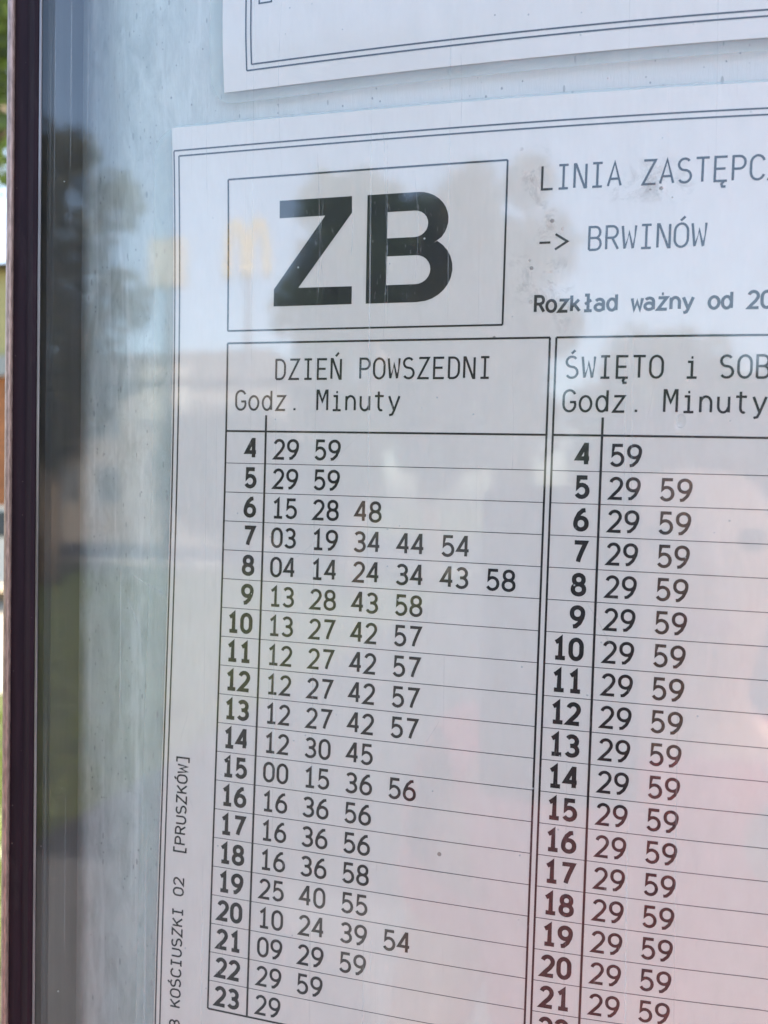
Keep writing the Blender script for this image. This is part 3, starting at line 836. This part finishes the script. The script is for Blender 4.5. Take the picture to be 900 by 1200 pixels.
# parked car
car = empty('parked_car', (-8.8, 10.2, GZ), 'cream coloured hatchback parked in front of the orange house', 'car')
cz = GZ + .012
prof = [(-2.0,.30),(-2.05,.62),(-1.9,.78),(-1.15,.92),(-.55,1.40),(.75,1.44),(1.55,1.0),(1.98,.92),(2.05,.5),(2.0,.30)]
b = MB(); v = [(-8.8+px_, 10.2-.82, cz+pz) for px_, pz in prof] + [(-8.8+px_, 10.2+.82, cz+pz) for px_, pz in prof]; n = len(prof)
b.add(v, [[i, i+1, n+i+1, n+i] for i in range(n-1)] + [[n-1, 0, n, 2*n-1], list(range(n))[::-1], [n+i for i in range(n)]]); b.build('body', M['car'], car)
for yy in (-.83, .83):
    b = MB(); ya, yb = sorted((10.2+yy, 10.2+yy*1.012)); 
    q = [(-1.0,.95),(-.5,1.34),(.1,1.36),(.1,.97)]; q2 = [(.18,.97),(.18,1.36),(.7,1.37),(1.3,1.0)]
    for w4 in (q, q2):
        b.add([(-8.8+px_, ya, cz+pz) for px_, pz in w4] + [(-8.8+px_, yb, cz+pz) for px_, pz in w4], [[0,1,2,3],[7,6,5,4],[0,4,5,1],[1,5,6,2],[2,6,7,3],[3,7,4,0]])
    b.build('side_window', M['pane'], car)
    for xx in (-1.3, 1.3):
        b = MB(); y0_ = 10.2+yy*.78; b.tube([(-8.8+xx, y0_, cz+.31), (-8.8+xx, 10.2+yy*1.04, cz+.31)], .31, 20); wh = b.build('wheel', M['tyre'], car, True)
        b = MB(); b.tube([(-8.8+xx, 10.2+yy*1.04, cz+.31), (-8.8+xx, 10.2+yy*1.05, cz+.31)], .19, 14); b.build('rim', M['chrome'], wh)
# grass blades near the left of the case
rng = random.Random(3); v = []; f = []
def on_paved(x, y): return (y < -2.5 and x > -2.3) or (-2.8 < y < .95) or (4.7 < y < 13.6 and -40 < x < -2.5)
for i in range(60000):
    if i % 2: x = rng.uniform(-9, -1.5); y = rng.uniform(1, 9)
    else: x = rng.uniform(-12, 6); y = rng.uniform(-14, -2.8)
    if on_paved(x, y): continue
    h_ = rng.uniform(.04, .12); a = rng.random()*6.28; w_ = .008
    dx, dy = math.cos(a)*w_, math.sin(a)*w_; lx, ly = rng.gauss(0,.03), rng.gauss(0,.03)
    n = len(v); v += [(x-dx,y-dy,GZ),(x+dx,y+dy,GZ),(x+lx,y+ly,GZ+h_)]; f.append([n,n+1,n+2])
tag(mesh_obj('grass', v, f, M['blade']), 'short green grass growing on both sides of the display case', 'grass', None, 'stuff')

# ------------------------------------------------------------------ the photographer, mirrored in the glass
def skin_mesh(name, verts, edges, radii, mat, parent, root=0, sub=2):
    me = bpy.data.meshes.new(name + '_skeleton'); me.from_pydata([tuple(v) for v in verts], edges, [])
    o = bpy.data.objects.new(name, me); C.objects.link(o)
    mod = o.modifiers.new('skin', 'SKIN'); mod.use_smooth_shade = True
    for i, r_ in enumerate(radii):
        sv = me.skin_vertices[0].data[i]; sv.radius = r_ if hasattr(r_, '__len__') else (r_, r_); sv.use_root = (i == root)
    ms = o.modifiers.new('sub', 'SUBSURF'); ms.levels = sub
    bpy.context.view_layer.update()
    dg = bpy.context.evaluated_depsgraph_get()
    new = bpy.data.meshes.new_from_object(o.evaluated_get(dg))
    off = Vector(parent.location)
    for q in new.vertices: q.co -= off
    new.materials.clear(); new.materials.append(mat)
    C.objects.unlink(o); bpy.data.objects.remove(o)
    r_ = bpy.data.objects.new(name, new); C.objects.link(r_); r_.parent = parent
    new.polygons.foreach_set('use_smooth', [True]*len(new.polygons))
    return r_
def chain(lst):
    """[(list of (pos, r)), ...] sharing points by identity index"""
    V_, E_, Rr = [], [], []
    idx = {}
    for path in lst:
        prev = None
        for key, pos, r_ in path:
            if key not in idx: idx[key] = len(V_); V_.append(pos); Rr.append(r_)
            if prev is not None and (prev, idx[key]) not in E_: E_.append((prev, idx[key]))
            prev = idx[key]
    return V_, E_, Rr
PX, PY = .18, -.54
per = empty('person', (PX, PY, GZ), 'person in a pink shirt and blue jeans holding up a phone, mirrored in the glass', 'person')
def P(x, y, z): return (PX + x, PY + y, z)
HZ = -.06     # head centre
hands = {}
paths = [[('pel', P(0,-.02,-.66), (.15,.105)), ('wai', P(0,-.02,-.50), (.125,.09)), ('che', P(0,-.01,-.34), (.15,.10)), ('nb', P(0,0,-.215), (.075,.07)), ('nk', P(0,.02,-.165), .05), ('jaw', P(0,.045,-.12), (.06,.07)), ('hd', P(0,.04,-.05), (.078,.092)), ('tp', P(0,.03,.02), (.06,.07))]]
for s_, (hx, hy, hz) in ((-1, (-.20, .06, -.80)), (1, (-.040, .305, -.115))):
    if s_ > 0: el, fa = P(.30, .07, -.45), P(.17, .20, -.28)
    else: el, fa = P(-.225, -.03, -.52), P(-.24, .0, -.64)
    paths.append([('che', None, None), ('sh%d' % s_, P(s_*.165, 0, -.255), .058), ('el%d' % s_, el, .043), ('fa%d' % s_, fa, .036), ('wr%d' % s_, P(hx + s_*.045, hy-.035, hz-.075*s_), .026)])
    paths.append([('pel', None, None), ('hip%d' % s_, P(s_*.09, -.02, -.74), .095), ('kn%d' % s_, P(s_*.105, .01, -1.08), .06), ('an%d' % s_, P(s_*.11, -.03, -1.42), .042), ('toe%d' % s_, P(s_*.13, .12, -1.465), .036)])
V_, E_, R_ = chain([[(a, b_ if b_ is not None else (0,0,0), c) for a, b_, c in p] for p in paths])
skin_mesh('body', V_, E_, R_, M['skin'], per)
# shirt: torso and upper arms
pt = [[('a', P(0,-.02,-.72), (.165,.12)), ('b', P(0,-.02,-.52), (.145,.108)), ('c', P(0,-.01,-.35), (.168,.118)), ('d', P(0,0,-.245), (.105,.085))]]
for s_ in (-1, 1): pt.append([('c', None, None), ('s%d' % s_, P(s_*.165, 0, -.26), .075), ('e%d' % s_, (P(.255, .045, -.38) if s_ > 0 else P(-.205, -.02, -.42)), .066)])
V_, E_, R_ = chain([[(a, b_ if b_ is not None else (0,0,0), c) for a, b_, c in p] for p in pt]); skin_mesh('shirt', V_, E_, R_, M['pink'], per, 1)
pt = [[('a', P(0,-.02,-.68), (.158,.115)), ('b', P(0,-.02,-.60), (.15,.11))]]
for s_ in (-1, 1): pt.append([('a', None, None), ('h%d' % s_, P(s_*.09,-.02,-.78), .108), ('k%d' % s_, P(s_*.105,.01,-1.08), .078), ('n%d' % s_, P(s_*.11,-.03,-1.40), .066)])
V_, E_, R_ = chain([[(a, b_ if b_ is not None else (0,0,0), c) for a, b_, c in p] for p in pt]); skin_mesh('jeans', V_, E_, R_, M['denim'], per, 0)
for s_ in (-1, 1):
    skin_mesh('shoe', [P(s_*.11,-.06,-1.455), P(s_*.115,.03,-1.455), P(s_*.132,.15,-1.465)], [(0,1),(1,2)], [.042,.045,.035], M['shoe'], per)
    # hand: palm and five fingers round the phone edge
    if s_ < 0:
        for nm, pts_, rr_ in (('hand', [P(-.245,.025,-.725), P(-.248,.035,-.77), P(-.245,.045,-.805)], [(.022,.026),(.015,.034),(.013,.032)]),):
            skin_mesh(nm, pts_, [(0,1),(1,2)], rr_, M['skin'], per, 1)
        for k_ in range(4):
            yy = .072 - .018*k_; l_ = (.9, 1.0, .95, .75)[k_]
            skin_mesh('finger', [P(-.245,yy,-.81), P(-.243,yy+.004,-.84), P(-.235,yy+.005,-.84-.026*l_), P(-.225,yy+.004,-.84-.045*l_)], [(0,1),(1,2),(2,3)], [.0092,.0088,.0082,.0072], M['skin'], per, 0)
        skin_mesh('thumb', [P(-.243,.06,-.755), P(-.238,.09,-.785), P(-.232,.098,-.815)], [(0,1),(1,2)], [.012,.0105,.009], M['skin'], per, 0)
    hx, hy, hz = .010, .285, -.115
    if s_ > 0:
        pv = [P(hx + s_*.045, hy-.035, hz-.075), P(hx + s_*.034, hy-.012, hz-.035), P(hx + s_*.026, hy-.006, hz)]
        skin_mesh('hand', pv, [(0,1),(1,2)], [(.026,.02),(.032,.016),(.03,.013)], M['skin'], per, 1)
        for k_, (dz, ln) in enumerate(((.022, 1.0), (.002, 1.08), (-.018, 1.0), (-.036, .82))):
            a0 = Vector(P(hx + s_*.030, hy-.004, hz + dz*.7)); 
            q = [a0, a0 + Vector((s_*.006, .022*ln, .004)), a0 + Vector((-s_*.010, .040*ln, .005)), a0 + Vector((-s_*.026*ln, .042*ln, .004))]
            skin_mesh('finger', q, [(0,1),(1,2),(2,3)], [.0092,.0088,.0082,.0072], M['skin'], per, 0)
        a0 = Vector(P(hx + s_*.030, hy-.012, hz-.02))
        skin_mesh('thumb', [a0, a0 + Vector((-s_*.008, -.012, .025)), a0 + Vector((-s_*.026, -.006, .045))], [(0,1),(1,2)], [.012,.0105,.009], M['skin'], per, 0)
    b = MB(); b.tube([P(s_*.031,.128,-.04), P(s_*.031,.131,-.04)], .009, 10); b.build('eye', M['eye'], per, True)
    skin_mesh('ear', [P(s_*.078,.03,-.06), P(s_*.088,.022,-.03)], [(0,1)], [.014,.016], M['skin'], per)
skin_mesh('nose', [P(0,.125,-.035), P(0,.146,-.068)], [(0,1)], [.009,.014], M['skin'], per)
skin_mesh('mouth', [P(-.022,.118,-.102), P(0,.126,-.102), P(.022,.118,-.102)], [(0,1),(1,2)], [.006,.008,.006], M['lip'], per, 1)
skin_mesh('hair', [P(0,.01,.035), P(0,-.035,-.01), P(0,-.05,-.09), P(0,-.045,-.19), P(.045,.06,.035), P(-.045,.06,.035), P(.07,.0,-.05), P(-.07,.0,-.05)],
          [(0,1),(1,2),(2,3),(0,4),(0,5),(1,6),(1,7)], [.075,.085,.085,.06,.04,.04,.035,.035], M['hair'], per, 0)
# phone held upright just behind the point of view
ph = empty('phone', (.085, -.207, -.085), 'dark smartphone held upright by the person, mirrored in the glass', 'phone')
b = MB()
w2, h2, r_ = .037, .076, .008
out_ = []
for cx_, cz_, a0 in ((w2-r_, h2-r_, 0), (-w2+r_, h2-r_, 90), (-w2+r_, -h2+r_, 180), (w2-r_, -h2+r_, 270)):
    out_ += [(cx_ + r_*math.cos(R(a0+q)), cz_ + r_*math.sin(R(a0+q))) for q in range(0, 91, 18)]
n = len(out_)
v = [(.085+px_, -.2025, -.085+pz) for px_, pz in out_] + [(.085+px_, -.2105, -.085+pz) for px_, pz in out_]
b.add(v, [[i, (i+1) % n, n+(i+1) % n, n+i] for i in range(n)] + [list(range(n)), [n+i for i in range(n)][::-1]]); b.build('phone_body', M['phone'], ph)
b = MB(); b.tube([(.0953,-.2024,-.020),(.0953,-.2012,-.020)], .0062, 20); b.build('lens', M['lens'], ph, True)

# a water drop on the outside of the glass
wd = MB(); dc = Vector((.1165, -.01205, .00035)); 
v = []; f = []
for j in range(7):
    for k_ in range(14):
        t_ = R(90*j/6); v.append((dc.x + .0011*math.cos(t_)*math.cos(2*math.pi*k_/14), dc.y - .0007*math.sin(t_), dc.z + .0016*math.cos(t_)*math.sin(2*math.pi*k_/14) * (1.15 if k_ > 7 else .85)))
for j in range(6):
    for k_ in range(14): f.append([j*14+k_, j*14+(k_+1) % 14, (j+1)*14+(k_+1) % 14, (j+1)*14+k_])
dm, nt, bs, out = new_mat('water'); bs.inputs['Transmission Weight'].default_value = 1; bs.inputs['Roughness'].default_value = 0; bs.inputs['IOR'].default_value = 1.33
tag(mesh_obj('water_drop', v, f, dm, None, True), 'tiny clear water drop on the glass, right of the topmost 59 in the second column', 'water drop')
